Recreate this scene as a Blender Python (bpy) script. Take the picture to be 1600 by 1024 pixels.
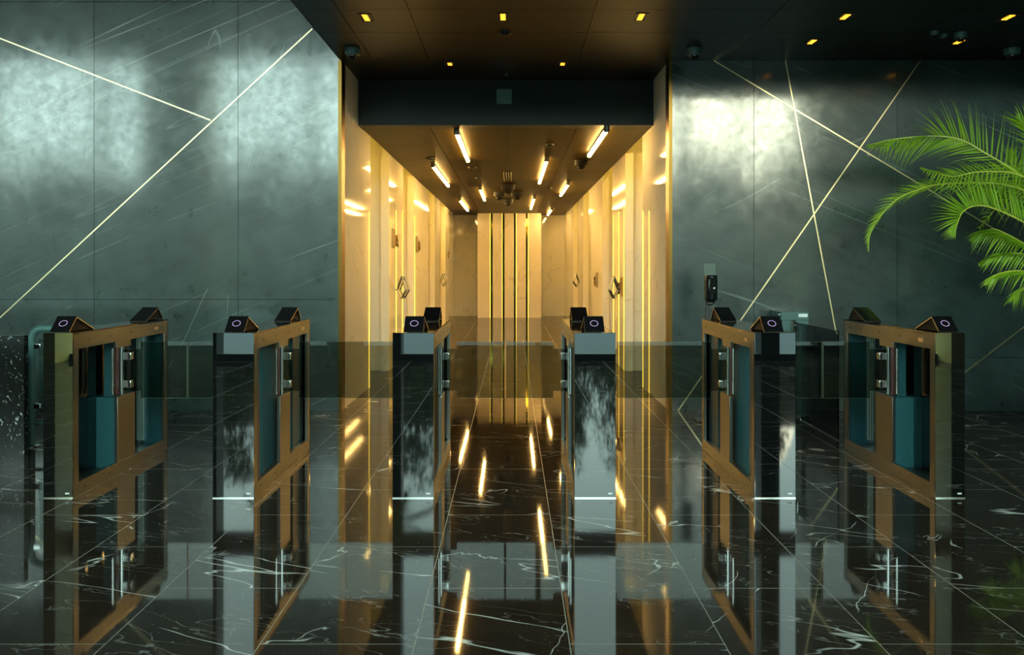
import bpy, bmesh, math, random
from mathutils import Vector, Matrix
random.seed(7)
for o in list(bpy.data.objects): bpy.data.objects.remove(o)
scn = bpy.context.scene
COL = scn.collection

# ------------------------------------------------------------------ camera
F, H = 1385.0, 1.457            # focal length in pixels, eye height in metres
VX, VY = 800.0, 419.5           # vanishing point of the depth direction
cam = bpy.data.cameras.new('camera'); cam.sensor_width = 36.0
cam.lens = F*36.0/1600.0
cam.shift_x = (800.0-VX)/1600.0
cam.shift_y = (VY-512.0)/1600.0
cam.clip_start = .05; cam.clip_end = 300
camo = bpy.data.objects.new('camera', cam); COL.objects.link(camo)
camo.location = (0, 0, H); camo.rotation_euler = (math.radians(90), 0, 0)
scn.camera = camo

# ------------------------------------------------------------------ daylight and exposure
w = bpy.data.worlds.new('world'); scn.world = w; w.use_nodes = True
nt = w.node_tree; nt.nodes.clear()
out = nt.nodes.new('ShaderNodeOutputWorld'); bg = nt.nodes.new('ShaderNodeBackground')
tc = nt.nodes.new('ShaderNodeTexCoord'); sep = nt.nodes.new('ShaderNodeSeparateXYZ')
rmp = nt.nodes.new('ShaderNodeValToRGB')
rmp.color_ramp.elements[0].position = .48; rmp.color_ramp.elements[0].color = (.30, .36, .33, 1)
rmp.color_ramp.elements[1].position = .56; rmp.color_ramp.elements[1].color = (.68, .97, .88, 1)
for p_, c_ in ((.70, (.62, .90, .84, 1)), (.78, (.22, .34, .34, 1)), (1.0, (.10, .17, .19, 1))):
    e_ = rmp.color_ramp.elements.new(p_); e_.color = c_
mr = nt.nodes.new('ShaderNodeMapRange'); mr.inputs[1].default_value = -1; mr.inputs[2].default_value = 1
nt.links.new(tc.outputs['Generated'], sep.inputs[0]); nt.links.new(sep.outputs[2], mr.inputs[0])
nt.links.new(mr.outputs[0], rmp.inputs[0]); nt.links.new(rmp.outputs[0], bg.inputs[0])
bg.inputs[1].default_value = 13.0
nt.links.new(bg.outputs[0], out.inputs[0])
sun = bpy.data.lights.new('sun', 'SUN'); sun.energy = .42; sun.angle = math.radians(10); sun.color = (1, .86, .48)
suno = bpy.data.objects.new('sun', sun); COL.objects.link(suno)
suno.rotation_euler = Vector((-.224, 1.0, -.165)).to_track_quat('-Z', 'Y').to_euler()
scn.view_settings.view_transform = 'Standard'; scn.view_settings.look = 'None'
scn.view_settings.gamma = 1; scn.view_settings.use_curve_mapping = False
scn.view_settings.exposure = 0.0
cy = scn.cycles
cy.max_bounces = 12; cy.diffuse_bounces = 4; cy.glossy_bounces = 6; cy.transmission_bounces = 6
cy.transparent_max_bounces = 24; cy.sample_clamp_indirect = 8; cy.caustics_refractive = False
cy.blur_glossy = .5

# ------------------------------------------------------------------ node helpers
def newmat(name):
    m = bpy.data.materials.new(name); m.use_nodes = True
    return m, m.node_tree, m.node_tree.nodes['Principled BSDF']
def lk(t, a, b): t.links.new(a, b)
def plain(name, col, rough=.5, metal=0, ior=1.5, coat=0, emit=None, es=0, bump=0, bscale=60):
    m, t, b = newmat(name)
    b.inputs['Base Color'].default_value = (*col, 1); b.inputs['Roughness'].default_value = rough
    b.inputs['Metallic'].default_value = metal; b.inputs['IOR'].default_value = ior
    b.inputs['Coat Weight'].default_value = coat; b.inputs['Coat Roughness'].default_value = .03
    if emit: b.inputs['Emission Color'].default_value = (*emit, 1); b.inputs['Emission Strength'].default_value = es
    n = t.nodes.new('ShaderNodeTexNoise'); n.inputs['Scale'].default_value = bscale
    tcn = t.nodes.new('ShaderNodeTexCoord'); lk(t, tcn.outputs['Object'], n.inputs['Vector'])
    r = t.nodes.new('ShaderNodeMapRange'); r.inputs[3].default_value = max(0, rough*.9); r.inputs[4].default_value = rough*1.1
    lk(t, n.outputs['Fac'], r.inputs[0]); lk(t, r.outputs[0], b.inputs['Roughness'])
    if bump:
        bp = t.nodes.new('ShaderNodeBump'); bp.inputs['Strength'].default_value = bump; bp.inputs['Distance'].default_value = .002
        lk(t, n.outputs['Fac'], bp.inputs['Height']); lk(t, bp.outputs[0], b.inputs['Normal'])
    return m
def emis(name, col, s):
    m = bpy.data.materials.new(name); m.use_nodes = True; t = m.node_tree; t.nodes.clear()
    o = t.nodes.new('ShaderNodeOutputMaterial'); e = t.nodes.new('ShaderNodeEmission')
    e.inputs[0].default_value = (*col, 1); e.inputs[1].default_value = s; lk(t, e.outputs[0], o.inputs[0]); return m
def mnode(t, op, a, b=None, clamp=False):
    n = t.nodes.new('ShaderNodeMath'); n.operation = op; n.use_clamp = clamp
    for i, v in enumerate((a, b)):
        if v is None: continue
        if isinstance(v, (int, float)): n.inputs[i].default_value = v
        else: lk(t, v, n.inputs[i])
    return n.outputs[0]
def noise(t, vec, scale, detail=4, rough=.5, dist=0, rot=None, sc=None, loc=None):
    if rot or sc or loc:
        mp = t.nodes.new('ShaderNodeMapping')
        if loc: mp.inputs[1].default_value = loc
        if rot: mp.inputs[2].default_value = rot
        if sc: mp.inputs[3].default_value = sc
        # rotate first, then squash, so that the veins run along the rotated axis
        mp.vector_type = 'TEXTURE' if False else 'POINT'
        lk(t, vec, mp.inputs[0]); vec = mp.outputs[0]
    n = t.nodes.new('ShaderNodeTexNoise'); n.inputs['Scale'].default_value = scale; n.inputs['Detail'].default_value = detail
    n.inputs['Roughness'].default_value = rough; n.inputs['Distortion'].default_value = dist
    lk(t, vec, n.inputs['Vector']); return n.outputs['Fac']
def rotvec(t, vec, rot):
    n = t.nodes.new('ShaderNodeVectorRotate'); n.rotation_type = 'EULER_XYZ'; n.inputs['Rotation'].default_value = rot
    lk(t, vec, n.inputs['Vector']); return n.outputs[0]
def vein(t, vec, scale, width, detail=2, sc=None, dist=0, level=.5, loc=None):
    """thin line wherever a stretched noise crosses a level"""
    n = noise(t, vec, scale, detail, .45, dist, sc=sc, loc=loc)
    a = mnode(t, 'ABSOLUTE', mnode(t, 'SUBTRACT', n, level))
    return mnode(t, 'SUBTRACT', 1, mnode(t, 'DIVIDE', a, width), True)
def mask(t, vec, scale, lo, hi, loc=None):
    n = noise(t, vec, scale, 2, .5, loc=loc)
    r = t.nodes.new('ShaderNodeMapRange'); r.inputs[1].default_value = lo; r.inputs[2].default_value = hi
    lk(t, n, r.inputs[0]); return r.outputs[0]
def mixc(t, f, a, b):
    n = t.nodes.new('ShaderNodeMix'); n.data_type = 'RGBA'
    for s, v in ((0, f), (6, a), (7, b)):
        if isinstance(v, tuple): n.inputs[s].default_value = (*v, 1)
        elif isinstance(v, (int, float)): n.inputs[s].default_value = v
        else: lk(t, v, n.inputs[s])
    return n.outputs[2]
def geo_pos(t):
    g = t.nodes.new('ShaderNodeNewGeometry'); return g.outputs['Position']

# ------------------------------------------------------------------ materials
def m_floor():
    m, t, b = newmat('dark_marble_tiles')
    pos = geo_pos(t); s = t.nodes.new('ShaderNodeSeparateXYZ'); lk(t, pos, s.inputs[0])
    c = t.nodes.new('ShaderNodeCombineXYZ')
    lk(t, mnode(t, 'ADD', s.outputs[1], -3.435+.6+120), c.inputs[0]); lk(t, mnode(t, 'ADD', s.outputs[0], -.2235+60), c.inputs[1])
    br = t.nodes.new('ShaderNodeTexBrick'); lk(t, c.outputs[0], br.inputs['Vector'])
    br.offset = .5; br.offset_frequency = 2; br.squash = 1
    for k, v in (('Scale', 1), ('Mortar Size', .0018), ('Mortar Smooth', 0), ('Bias', 0), ('Brick Width', 1.2), ('Row Height', .6)):
        br.inputs[k].default_value = v
    br.inputs['Color1'].default_value = (0, 0, 0, 1); br.inputs['Color2'].default_value = (1, 1, 1, 1)
    br.inputs['Mortar'].default_value = (0, 0, 0, 1)
    rnd = mnode(t, 'MULTIPLY', br.outputs['Color'], 37.0)
    off = t.nodes.new('ShaderNodeCombineXYZ'); lk(t, rnd, off.inputs[0]); lk(t, mnode(t, 'MULTIPLY', rnd, 1.7), off.inputs[1])
    ad = t.nodes.new('ShaderNodeVectorMath'); ad.operation = 'ADD'; lk(t, pos, ad.inputs[0]); lk(t, off.outputs[0], ad.inputs[1])
    v = ad.outputs[0]
    vr = rotvec(t, v, (0, 0, .35)); vr2 = rotvec(t, v, (0, 0, -.9))
    v1 = mnode(t, 'MULTIPLY', vein(t, vr, .9, .0032, 4, sc=(.35, 1.7, 1)), mask(t, v, 1.3, .47, .56))
    v2 = mnode(t, 'MULTIPLY', vein(t, vr2, 1.1, .0026, 5, sc=(.5, 1.3, 1), loc=(4, 2, 0)), mask(t, v, 1.7, .53, .6, (9, 1, 0)))
    v3 = mnode(t, 'MULTIPLY', mnode(t, 'MULTIPLY', vein(t, vr, 5, .008, 3, sc=(.5, 1.6, 1)), mask(t, v, 2.5, .45, .7, (3, 8, 0))), .35)
    fl = noise(t, v, 70, 2, .6); fleck = mnode(t, 'MULTIPLY', mnode(t, 'GREATER_THAN', fl, .71), mask(t, v, 3, .4, .7))
    cloud = noise(t, v, 5, 6, .65)
    base = mixc(t, cloud, (.004, .003, .0022), (.050, .035, .024))
    vv = mnode(t, 'MAXIMUM', mnode(t, 'MAXIMUM', v1, v2), mnode(t, 'MAXIMUM', v3, mnode(t, 'MULTIPLY', fleck, .6)), True)
    col = mixc(t, vv, base, (.80, .77, .70))
    col = mixc(t, br.outputs['Fac'], col, (.36, .34, .28))
    lk(t, col, b.inputs['Base Color'])
    b.inputs['IOR'].default_value = 1.5
    gl = t.nodes.new('ShaderNodeBsdfGlossy'); df = t.nodes.new('ShaderNodeBsdfDiffuse'); fr_ = t.nodes.new('ShaderNodeFresnel'); fr_.inputs[0].default_value = 1.5
    mx = t.nodes.new('ShaderNodeMixShader'); lk(t, col, df.inputs[0]); lk(t, mnode(t, 'MULTIPLY', fr_.outputs[0], .80), mx.inputs[0])
    lk(t, df.outputs[0], mx.inputs[1]); lk(t, gl.outputs[0], mx.inputs[2]); lk(t, mx.outputs[0], t.nodes['Material Output'].inputs[0])
    r = t.nodes.new('ShaderNodeMapRange'); r.inputs[3].default_value = .03; r.inputs[4].default_value = .055
    lk(t, noise(t, pos, 8), r.inputs[0]); lk(t, mnode(t, 'ADD', r.outputs[0], mnode(t, 'MULTIPLY', br.outputs['Fac'], .3)), gl.inputs['Roughness'])
    bp = t.nodes.new('ShaderNodeBump'); bp.inputs['Strength'].default_value = .012; bp.inputs['Distance'].default_value = .01
    lk(t, noise(t, pos, 1.3, 1), bp.inputs['Height']); lk(t, bp.outputs[0], gl.inputs['Normal'])
    return m
def m_wall(name, ang, rough=.33):
    m, t, b = newmat(name); pos = geo_pos(t)
    vr = rotvec(t, pos, (0, ang, 0)); vr2 = rotvec(t, pos, (0, ang+.9, 0))
    cloud = noise(t, pos, 2.2, 8, .68); fine = noise(t, pos, 26, 5, .7); scr = noise(t, vr, 9, 4, .7, sc=(.25, 1, 1.6))
    cl2 = t.nodes.new('ShaderNodeMapRange'); cl2.inputs[1].default_value = .33; cl2.inputs[2].default_value = .67; lk(t, cloud, cl2.inputs[0])
    c1 = mixc(t, cl2.outputs[0], (.003, .009, .009), (.027, .052, .048))
    c2 = mixc(t, mnode(t, 'MULTIPLY', fine, .55), c1, (.026, .042, .036))
    c2 = mixc(t, mnode(t, 'MULTIPLY', mnode(t, 'SUBTRACT', scr, .45, True), .8), c2, (.06, .085, .075))
    v1 = mnode(t, 'MULTIPLY', vein(t, vr, .5, .0022, 2, sc=(.10, 1, 2.4)), mask(t, pos, .8, .45, .6))
    v2 = mnode(t, 'MULTIPLY', mnode(t, 'MULTIPLY', vein(t, vr, .8, .0035, 2, sc=(.10, 1, 3.0), loc=(5, 0, 3)), mask(t, pos, 1.1, .42, .62, (4, 0, 2))), .55)
    v3 = mnode(t, 'MULTIPLY', mnode(t, 'MULTIPLY', vein(t, vr2, .7, .002, 2, sc=(.25, 1, 1.8), loc=(1, 0, 7)), mask(t, pos, 1.4, .62, .66, (8, 0, 1))), .6)
    vv = mnode(t, 'MAXIMUM', v1, mnode(t, 'MAXIMUM', v2, v3), True)
    lk(t, mixc(t, mnode(t, 'MULTIPLY', vv, .75), c2, (.42, .48, .42)), b.inputs['Base Color'])
    r = t.nodes.new('ShaderNodeMapRange'); r.inputs[1].default_value = .3; r.inputs[2].default_value = .7
    r.inputs[3].default_value = rough*.75; r.inputs[4].default_value = rough*1.35
    lk(t, noise(t, pos, 5, 6, .7), r.inputs[0]); lk(t, r.outputs[0], b.inputs['Roughness'])
    b.inputs['IOR'].default_value = 1.5
    b.inputs['Coat Weight'].default_value = .85; b.inputs['Coat Roughness'].default_value = .10; b.inputs['Coat IOR'].default_value = 1.72
    cr = t.nodes.new('ShaderNodeMapRange'); cr.inputs[1].default_value = .3; cr.inputs[2].default_value = .7; cr.inputs[3].default_value = .06; cr.inputs[4].default_value = .17
    lk(t, noise(t, pos, 6, 8, .75), cr.inputs[0]); lk(t, cr.outputs[0], b.inputs['Coat Roughness'])
    cw = t.nodes.new('ShaderNodeMapRange'); cw.inputs[1].default_value = .3; cw.inputs[2].default_value = .7; cw.inputs[3].default_value = .4; cw.inputs[4].default_value = 1
    lk(t, noise(t, pos, 11, 8, .75, loc=(3, 1, 2)), cw.inputs[0]); lk(t, cw.outputs[0], b.inputs['Coat Weight'])
    bp = t.nodes.new('ShaderNodeBump'); bp.inputs['Strength'].default_value = .2; bp.inputs['Distance'].default_value = .004
    lk(t, noise(t, pos, 9, 6, .65), bp.inputs['Height']); lk(t, bp.outputs[0], b.inputs['Normal'])
    return m
def m_cream(name='cream_marble', base=(.80, .77, .64), rough=.045):
    m, t, b = newmat(name); pos = geo_pos(t)
    vr = rotvec(t, pos, (.75, .75, 0))
    cl = noise(t, pos, 1.2, 6, .6)
    c = mixc(t, cl, tuple(x*.90 for x in base), base)
    v1 = mnode(t, 'MULTIPLY', vein(t, vr, .6, .008, 5, sc=(1, .5, 1.6)), mask(t, pos, .9, .46, .6))
    v2 = mnode(t, 'MULTIPLY', vein(t, vr, 2.2, .02, 4, sc=(1, .4, 1.5), loc=(3, 3, 3)), mask(t, pos, 1.5, .42, .66, (2, 5, 1)))
    vv = mnode(t, 'MAXIMUM', mnode(t, 'MULTIPLY', v1, .45), mnode(t, 'MULTIPLY', v2, .25))
    lk(t, mixc(t, vv, c, (.36, .33, .29)), b.inputs['Base Color'])
    b.inputs['Roughness'].default_value = rough; b.inputs['IOR'].default_value = 1.65
    return m
def m_block():
    m, t, b = newmat('black_flecked_marble'); pos = geo_pos(t)
    vr = rotvec(t, pos, (.3, .5, .2))
    f = mnode(t, 'MULTIPLY', mnode(t, 'GREATER_THAN', noise(t, vr, 30, 3, .6, 1.5, sc=(1, 1, .6)), .64), .65)
    v = mnode(t, 'MULTIPLY', vein(t, vr, 1.6, .01, 4, loc=(2, 2, 1)), mask(t, pos, 2, .45, .6))
    lk(t, mixc(t, mnode(t, 'MAXIMUM', f, v, True), (.004, .0045, .004), (.45, .47, .42)), b.inputs['Base Color'])
    b.inputs['Roughness'].default_value = .12; return m
def m_glass(name, tint, refl=.9, ior=1.5):
    m = bpy.data.materials.new(name); m.use_nodes = True; t = m.node_tree; t.nodes.clear()
    o = t.nodes.new('ShaderNodeOutputMaterial'); tr = t.nodes.new('ShaderNodeBsdfTransparent'); tr.inputs[0].default_value = (*tint, 1)
    gl = t.nodes.new('ShaderNodeBsdfGlossy'); gl.inputs['Roughness'].default_value = .01; gl.inputs[0].default_value = (refl, refl, refl, 1)
    fr = t.nodes.new('ShaderNodeFresnel'); fr.inputs[0].default_value = ior
    mx = t.nodes.new('ShaderNodeMixShader'); lk(t, fr.outputs[0], mx.inputs[0]); lk(t, tr.outputs[0], mx.inputs[1]); lk(t, gl.outputs[0], mx.inputs[2])
    lk(t, mx.outputs[0], o.inputs[0]); return m
def m_leaf():
    m, t, b = newmat('palm_leaf'); pos = geo_pos(t)
    col = mixc(t, noise(t, pos, 6, 3), (.08, .30, .012), (.52, .68, .03))
    lk(t, col, b.inputs['Base Color']); b.inputs['Roughness'].default_value = .35
    tl = t.nodes.new('ShaderNodeBsdfTranslucent'); lk(t, mixc(t, .5, col, (.35, .5, .02)), tl.inputs[0])
    mx = t.nodes.new('ShaderNodeMixShader'); mx.inputs[0].default_value = .42
    lk(t, b.outputs[0], mx.inputs[1]); lk(t, tl.outputs[0], mx.inputs[2])
    lk(t, mx.outputs[0], t.nodes['Material Output'].inputs[0]); return m
def m_brushed(name, col, rough=.3, sc=(1, 1, 12)):
    m, t, b = newmat(name); tcn = t.nodes.new('ShaderNodeTexCoord')
    n = noise(t, tcn.outputs['Object'], 12, 3, .6, sc=sc)
    lk(t, mixc(t, n, tuple(x*.82 for x in col), tuple(min(1, x*1.1) for x in col)), b.inputs['Base Color'])
    b.inputs['Metallic'].default_value = 1
    r = t.nodes.new('ShaderNodeMapRange'); r.inputs[3].default_value = rough*.85; r.inputs[4].default_value = rough*1.2
    lk(t, n, r.inputs[0]); lk(t, r.outputs[0], b.inputs['Roughness']); return m

M = {}
M['floor'] = m_floor()
M['wall_l'] = m_wall('green_stone_left', .42); M['wall_r'] = m_wall('green_stone_right', -.40)
M['cream'] = m_cream(); M['block'] = m_block()
M['brass'] = plain('brass_inlay', (.80, .66, .38), .3, 1)
M['sign_bronze'] = plain('dark_sign_bronze', (.30, .18, .06), .3, .8)
M['bronze'] = m_brushed('bronze_trim', (.17, .095, .024), .3)
M['steel'] = m_brushed('champagne_steel', (.26, .27, .25), .31)
M['steel_edge'] = m_brushed('edge_steel', (.70, .62, .50), .25)
M['teal'] = plain('teal_paint', (.022, .088, .10), .55, ior=1.25)
M['teal_dark'] = plain('dark_teal_paint', (.010, .055, .066), .35)
M['teal_grey'] = plain('teal_grey_paint', (.055, .125, .115), .4)
M['plate'] = plain('grey_green_plate', (.07, .10, .08), .35)
M['mirror'] = plain('black_mirror_glass', (.003, .004, .004), .012, ior=2.15, bump=0)
M['blackglass'] = plain('black_top_glass', (.004, .004, .004), .06, ior=1.6)
M['black'] = plain('matt_black', (.004, .004, .004), .6, ior=1.3)
M['darkred'] = plain('dark_red_slot', (.10, .02, .02), .4)
M['chrome'] = plain('chrome', (.85, .88, .86), .12, 1)
M['wing'] = m_glass('smoked_wing_glass', (.60, .63, .58), 1, 1.55)
M['edgeglass'] = plain('glass_edge', (.25, .38, .34), .2, ior=1.5)
M['pane'] = m_glass('clear_glass', (.74, .82, .79), 1, 1.5)
M['screen'] = plain('reader_screen', (.006, .005, .006), .10, ior=1.6)
M['ring'] = emis('violet_ring', (.72, .55, .95), 1.0)
M['white'] = plain('white_sticker', (.8, .82, .8), .4)
M['ceil'] = plain('dark_bronze_ceiling', (.008, .006, .003), .35, .1, ior=1.35)
M['ceil_in'] = plain('gold_brown_ceiling', (.026, .0165, .0005), .42, .0, ior=1.12)
M['ceil_in'].node_tree.nodes['Principled BSDF'].inputs['Specular Tint'].default_value = (1, .6, .12, 1)
M['beam'] = plain('dark_green_beam', (.004, .008, .0075), .55, ior=1.35)
M['plaster'] = plain('grey_plaster', (.16, .18, .17), .8)
M['dark'] = plain('dark_frame', (.012, .014, .014), .4)
M['gold_stone'] = plain('olive_gold_stone', (.78, .66, .20), .3)
M['goldmirror'] = plain('gold_mirror', (.20, .17, .03), .06, 1)
M['gold_door'] = m_brushed('gold_lift_door', (.72, .50, .16), .25)
M['strip'] = emis('warm_strip', (1, .585, .165), 92)
M['led'] = emis('yellow_led', (1, .64, .07), 3.4)
M['amber'] = emis('amber_led', (1, .42, .03), 2.4)
M['cream_panel'] = m_cream('cream_panel_marble', (.88, .80, .66), .15)
M['leaf'] = m_leaf()
M['rachis'] = plain('palm_rachis', (.5, .52, .06), .4)
M['cane'] = plain('palm_cane', (.16, .20, .05), .5, bump=.4, bscale=20)
M['soil'] = plain('planter_soil', (.03, .02, .012), .9, bump=1)
M['pot'] = plain('grey_planter', (.10, .11, .11), .4)
M['brick'] = plain('brown_facade', (.07, .055, .035), .8)
M['pave'] = plain('pale_paving', (.20, .25, .25), .7)
M['bark'] = plain('bark', (.05, .04, .03), .8, bump=1)
M['tree'] = plain('tree_leaves', (.05, .075, .015), .5)
M['plastic'] = plain('black_plastic', (.008, .009, .010), .12)

# ------------------------------------------------------------------ mesh builder
class MB:
    def __init__(s): s.bm = bmesh.new(); s.mi = 0
    def quad(s, pts, mi=None):
        f = s.bm.faces.new([s.bm.verts.new(p) for p in pts]); f.material_index = s.mi if mi is None else mi; return s
    def box(s, x0, x1, y0, y1, z0, z1, mat=None, mi=None):
        v = [s.bm.verts.new(Vector(p)) for p in ((x0,y0,z0),(x1,y0,z0),(x1,y1,z0),(x0,y1,z0),(x0,y0,z1),(x1,y0,z1),(x1,y1,z1),(x0,y1,z1))]
        if mat is not None:
            for q in v: q.co = mat @ q.co
        for a in ((0,3,2,1),(4,5,6,7),(0,1,5,4),(1,2,6,5),(2,3,7,6),(3,0,4,7)):
            f = s.bm.faces.new([v[i] for i in a]); f.material_index = s.mi if mi is None else mi
        return s
    def prism(s, prof, axis, a, b, mi=None):
        """extrude a closed 2-D profile along an axis from a to b; profile holds the two other coordinates in xyz order"""
        def P(p, h): return {'x': (h, p[0], p[1]), 'y': (p[0], h, p[1]), 'z': (p[0], p[1], h)}[axis]
        A = [s.bm.verts.new(P(p, a)) for p in prof]; B = [s.bm.verts.new(P(p, b)) for p in prof]; n = len(prof)
        fs = [s.bm.faces.new(A), s.bm.faces.new(B[::-1])] + [s.bm.faces.new((A[i], B[i], B[(i+1) % n], A[(i+1) % n])) for i in range(n)]
        for f in fs: f.material_index = s.mi if mi is None else mi
        return s
    def tube(s, pts, r, n=12, caps=True, mi=None, smooth=True):
        pts = [Vector(p) for p in pts]; rings = []
        rr = r if isinstance(r, (list, tuple)) else [r]*len(pts)
        up = None
        for i, p in enumerate(pts):
            d = (pts[min(i+1, len(pts)-1)]-pts[max(i-1, 0)]).normalized()
            if up is None: up = Vector((0, 0, 1)) if abs(d.z) < .9 else Vector((0, 1, 0))
            u = (up-d*up.dot(d)).normalized(); up = u; v = d.cross(u)
            rings.append([s.bm.verts.new(p+(u*math.cos(k*2*math.pi/n)+v*math.sin(k*2*math.pi/n))*rr[i]) for k in range(n)])
        for i in range(len(rings)-1):
            for k in range(n):
                f = s.bm.faces.new((rings[i][k], rings[i][(k+1) % n], rings[i+1][(k+1) % n], rings[i+1][k])); f.smooth = smooth
                f.material_index = s.mi if mi is None else mi
        if caps:
            for q in (rings[0][::-1], rings[-1]):
                f = s.bm.faces.new(q); f.material_index = s.mi if mi is None else mi
        return s
    def lathe(s, c, prof, n=24, mi=None):
        c = Vector(c); rings = []
        for r, z in prof:
            rings.append([s.bm.verts.new(c+Vector((max(r, 1e-4)*math.cos(k*2*math.pi/n), max(r, 1e-4)*math.sin(k*2*math.pi/n), z))) for k in range(n)])
        for i in range(len(rings)-1):
            for k in range(n):
                f = s.bm.faces.new((rings[i][k], rings[i][(k+1) % n], rings[i+1][(k+1) % n], rings[i+1][k])); f.smooth = True
                f.material_index = s.mi if mi is None else mi
        return s
    def build(s, name, mats, parent=None, bevel=0):
        bmesh.ops.recalc_face_normals(s.bm, faces=s.bm.faces)
        me = bpy.data.meshes.new(name); s.bm.to_mesh(me); s.bm.free(); me.set_sharp_from_angle(angle=math.radians(38))
        for m in (mats if isinstance(mats, (list, tuple)) else [mats]): me.materials.append(M[m])
        o = bpy.data.objects.new(name, me); COL.objects.link(o)
        if parent: o.parent = parent
        if bevel:
            b = o.modifiers.new('bevel', 'BEVEL'); b.width = bevel; b.segments = 2; b.limit_method = 'ANGLE'; b.harden_normals = False
        return o
def box(name, mat, x0, x1, y0, y1, z0, z1, parent=None, bevel=0):
    return MB().box(x0, x1, y0, y1, z0, z1).build(name, mat, parent, bevel)
def tag(o, label=None, cat=None, group=None, kind=None):
    if label: o['label'] = label
    if cat: o['category'] = cat
    if group: o['group'] = group
    if kind: o['kind'] = kind
    return o
def struct(o): o['kind'] = 'structure'; return o
def thing(name, loc=(0, 0, 0), rz=0):
    o = bpy.data.objects.new(name, None); COL.objects.link(o); o.location = loc; o.rotation_euler = (0, 0, rz); o.empty_display_size = .1
    return o
def kids(o): return [c for c in bpy.data.objects if c.parent == o]
def copy_tree(o, parent=None):
    c = o.copy(); COL.objects.link(c); c.parent = parent
    for ch in kids(o): copy_tree(ch, c)
    return c
def at(px, py, d):
    """the point seen at a pixel of the photograph at distance d"""
    return Vector(((px-VX)*d/F, d, H-(py-VY)*d/F))

# ------------------------------------------------------------------ room sizes
WY = 9.07; XL, XR = -1.742, 1.604; CZ = 3.589; SZ = 3.081; BY = 10.05; EY = 27.05
FY = -2.85; SE = 7.02; TOP = 8.0

# ------------------------------------------------------------------ floor, ceilings
struct(box('floor', 'floor', -14, 13, FY, EY+.3, -.1, 0))
g = struct(MB().quad([(-90, -120, -.12), (90, -120, -.12), (90, FY, -.12), (-90, FY, -.12)]).build('ground', 'pave'))
mb = MB()
xs = [XL, -1.43, -.85+.0, .68, 2.2, 3.7, 5.2, 6.7, 8.2, 9.7, 11.2, 13]
ys = [SE, 7.30, 8.0, WY]
gap = .003
for i in range(len(xs)-1):
    for j in range(len(ys)-1):
        mb.box(xs[i]+gap, xs[i+1]-gap, ys[j]+gap, ys[j+1]-gap if j < 2 else ys[j+1], CZ, CZ+.02)
mb.box(XL, 13, SE, WY+.2, CZ+.021, CZ+.1); mb.box(XR+.036, 13, WY, WY+.2, CZ, CZ+.02)
mb.box(XL, XR, WY, BY, CZ, CZ+.1); mb.box(XL-.3, XR+.3, WY+.185, BY, CZ+.001, CZ+.1); mb.box(XL-.3, 13, WY+.21, WY+.26, CZ+.11, TOP)
mb.box(XL-.0115, XL-.0005, WY+.001, WY+.2, CZ, TOP)
mb.box(XL, 13, SE-.02, SE, CZ, TOP); mb.box(XL-.02, XL, SE-.02, WY-.03, CZ, TOP)
struct(mb.build('ceiling', 'ceil'))
mb = MB(); yy = BY+.25
k = 0
while yy < EY:
    y2 = min(yy+1.5, EY)
    for a, b in ((XL, -.95), (-.95, -.05), (-.05, .75), (.75, XR)):
        mb.box(a+.004, b-.004, yy+.004, y2-.004, SZ, SZ+.02)
    yy = y2
mb.box(XL+.001, XR-.001, BY+.25, EY+.0, SZ+.021, SZ+.06)
struct(mb.build('ceiling_corridor', 'ceil_in'))
struct(box('trim_1', 'beam', XL, XR, BY, BY+.25, SZ, CZ))
struct(box('ceiling_high', 'plaster', -14.2, 13.2, FY-.3, SE-.02, TOP, TOP+.2))
struct(box('ceiling_high_left', 'plaster', -14.2, XL-.02, SE-.02, WY+.1, TOP, TOP+.2))

# ------------------------------------------------------------------ stone walls of slabs with fine joints
def slab_wall(name, mat, xs, zs, y):
    mb = MB()
    for i in range(len(xs)-1):
        for j in range(len(zs)-1):
            mb.box(xs[i]+.0022, xs[i+1]-.0022, y, y+.03, zs[j]+(.0022 if j else 0), zs[j+1]-.0022)
    mb.box(xs[0], xs[-1], y+.031, y+.18, zs[0], zs[-1], mi=1)
    return struct(mb.build(name, [mat, 'black']))
slab_wall('wall_left', 'wall_l', [-14, -11.64, -10.17, -8.695, -7.222, -5.749, -4.276, -2.803, XL-.012], [0, 1.139, 4.185, 7.23, TOP], WY)
slab_wall('wall_right', 'wall_r', [XR+.012, 2.475, 3.942, 5.41, 6.877, 8.344, 9.81, 11.3, 13], [0, .543, CZ], WY)
# bronze corner trims of the corridor mouth
struct(box('trim_2', 'bronze', XL-.035, XL+.0, WY-.012, WY+.18, 0, CZ-.002))
struct(box('trim_3', 'bronze', XR, XR+.035, WY-.012, WY+.18, 0, CZ-.002))
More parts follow.
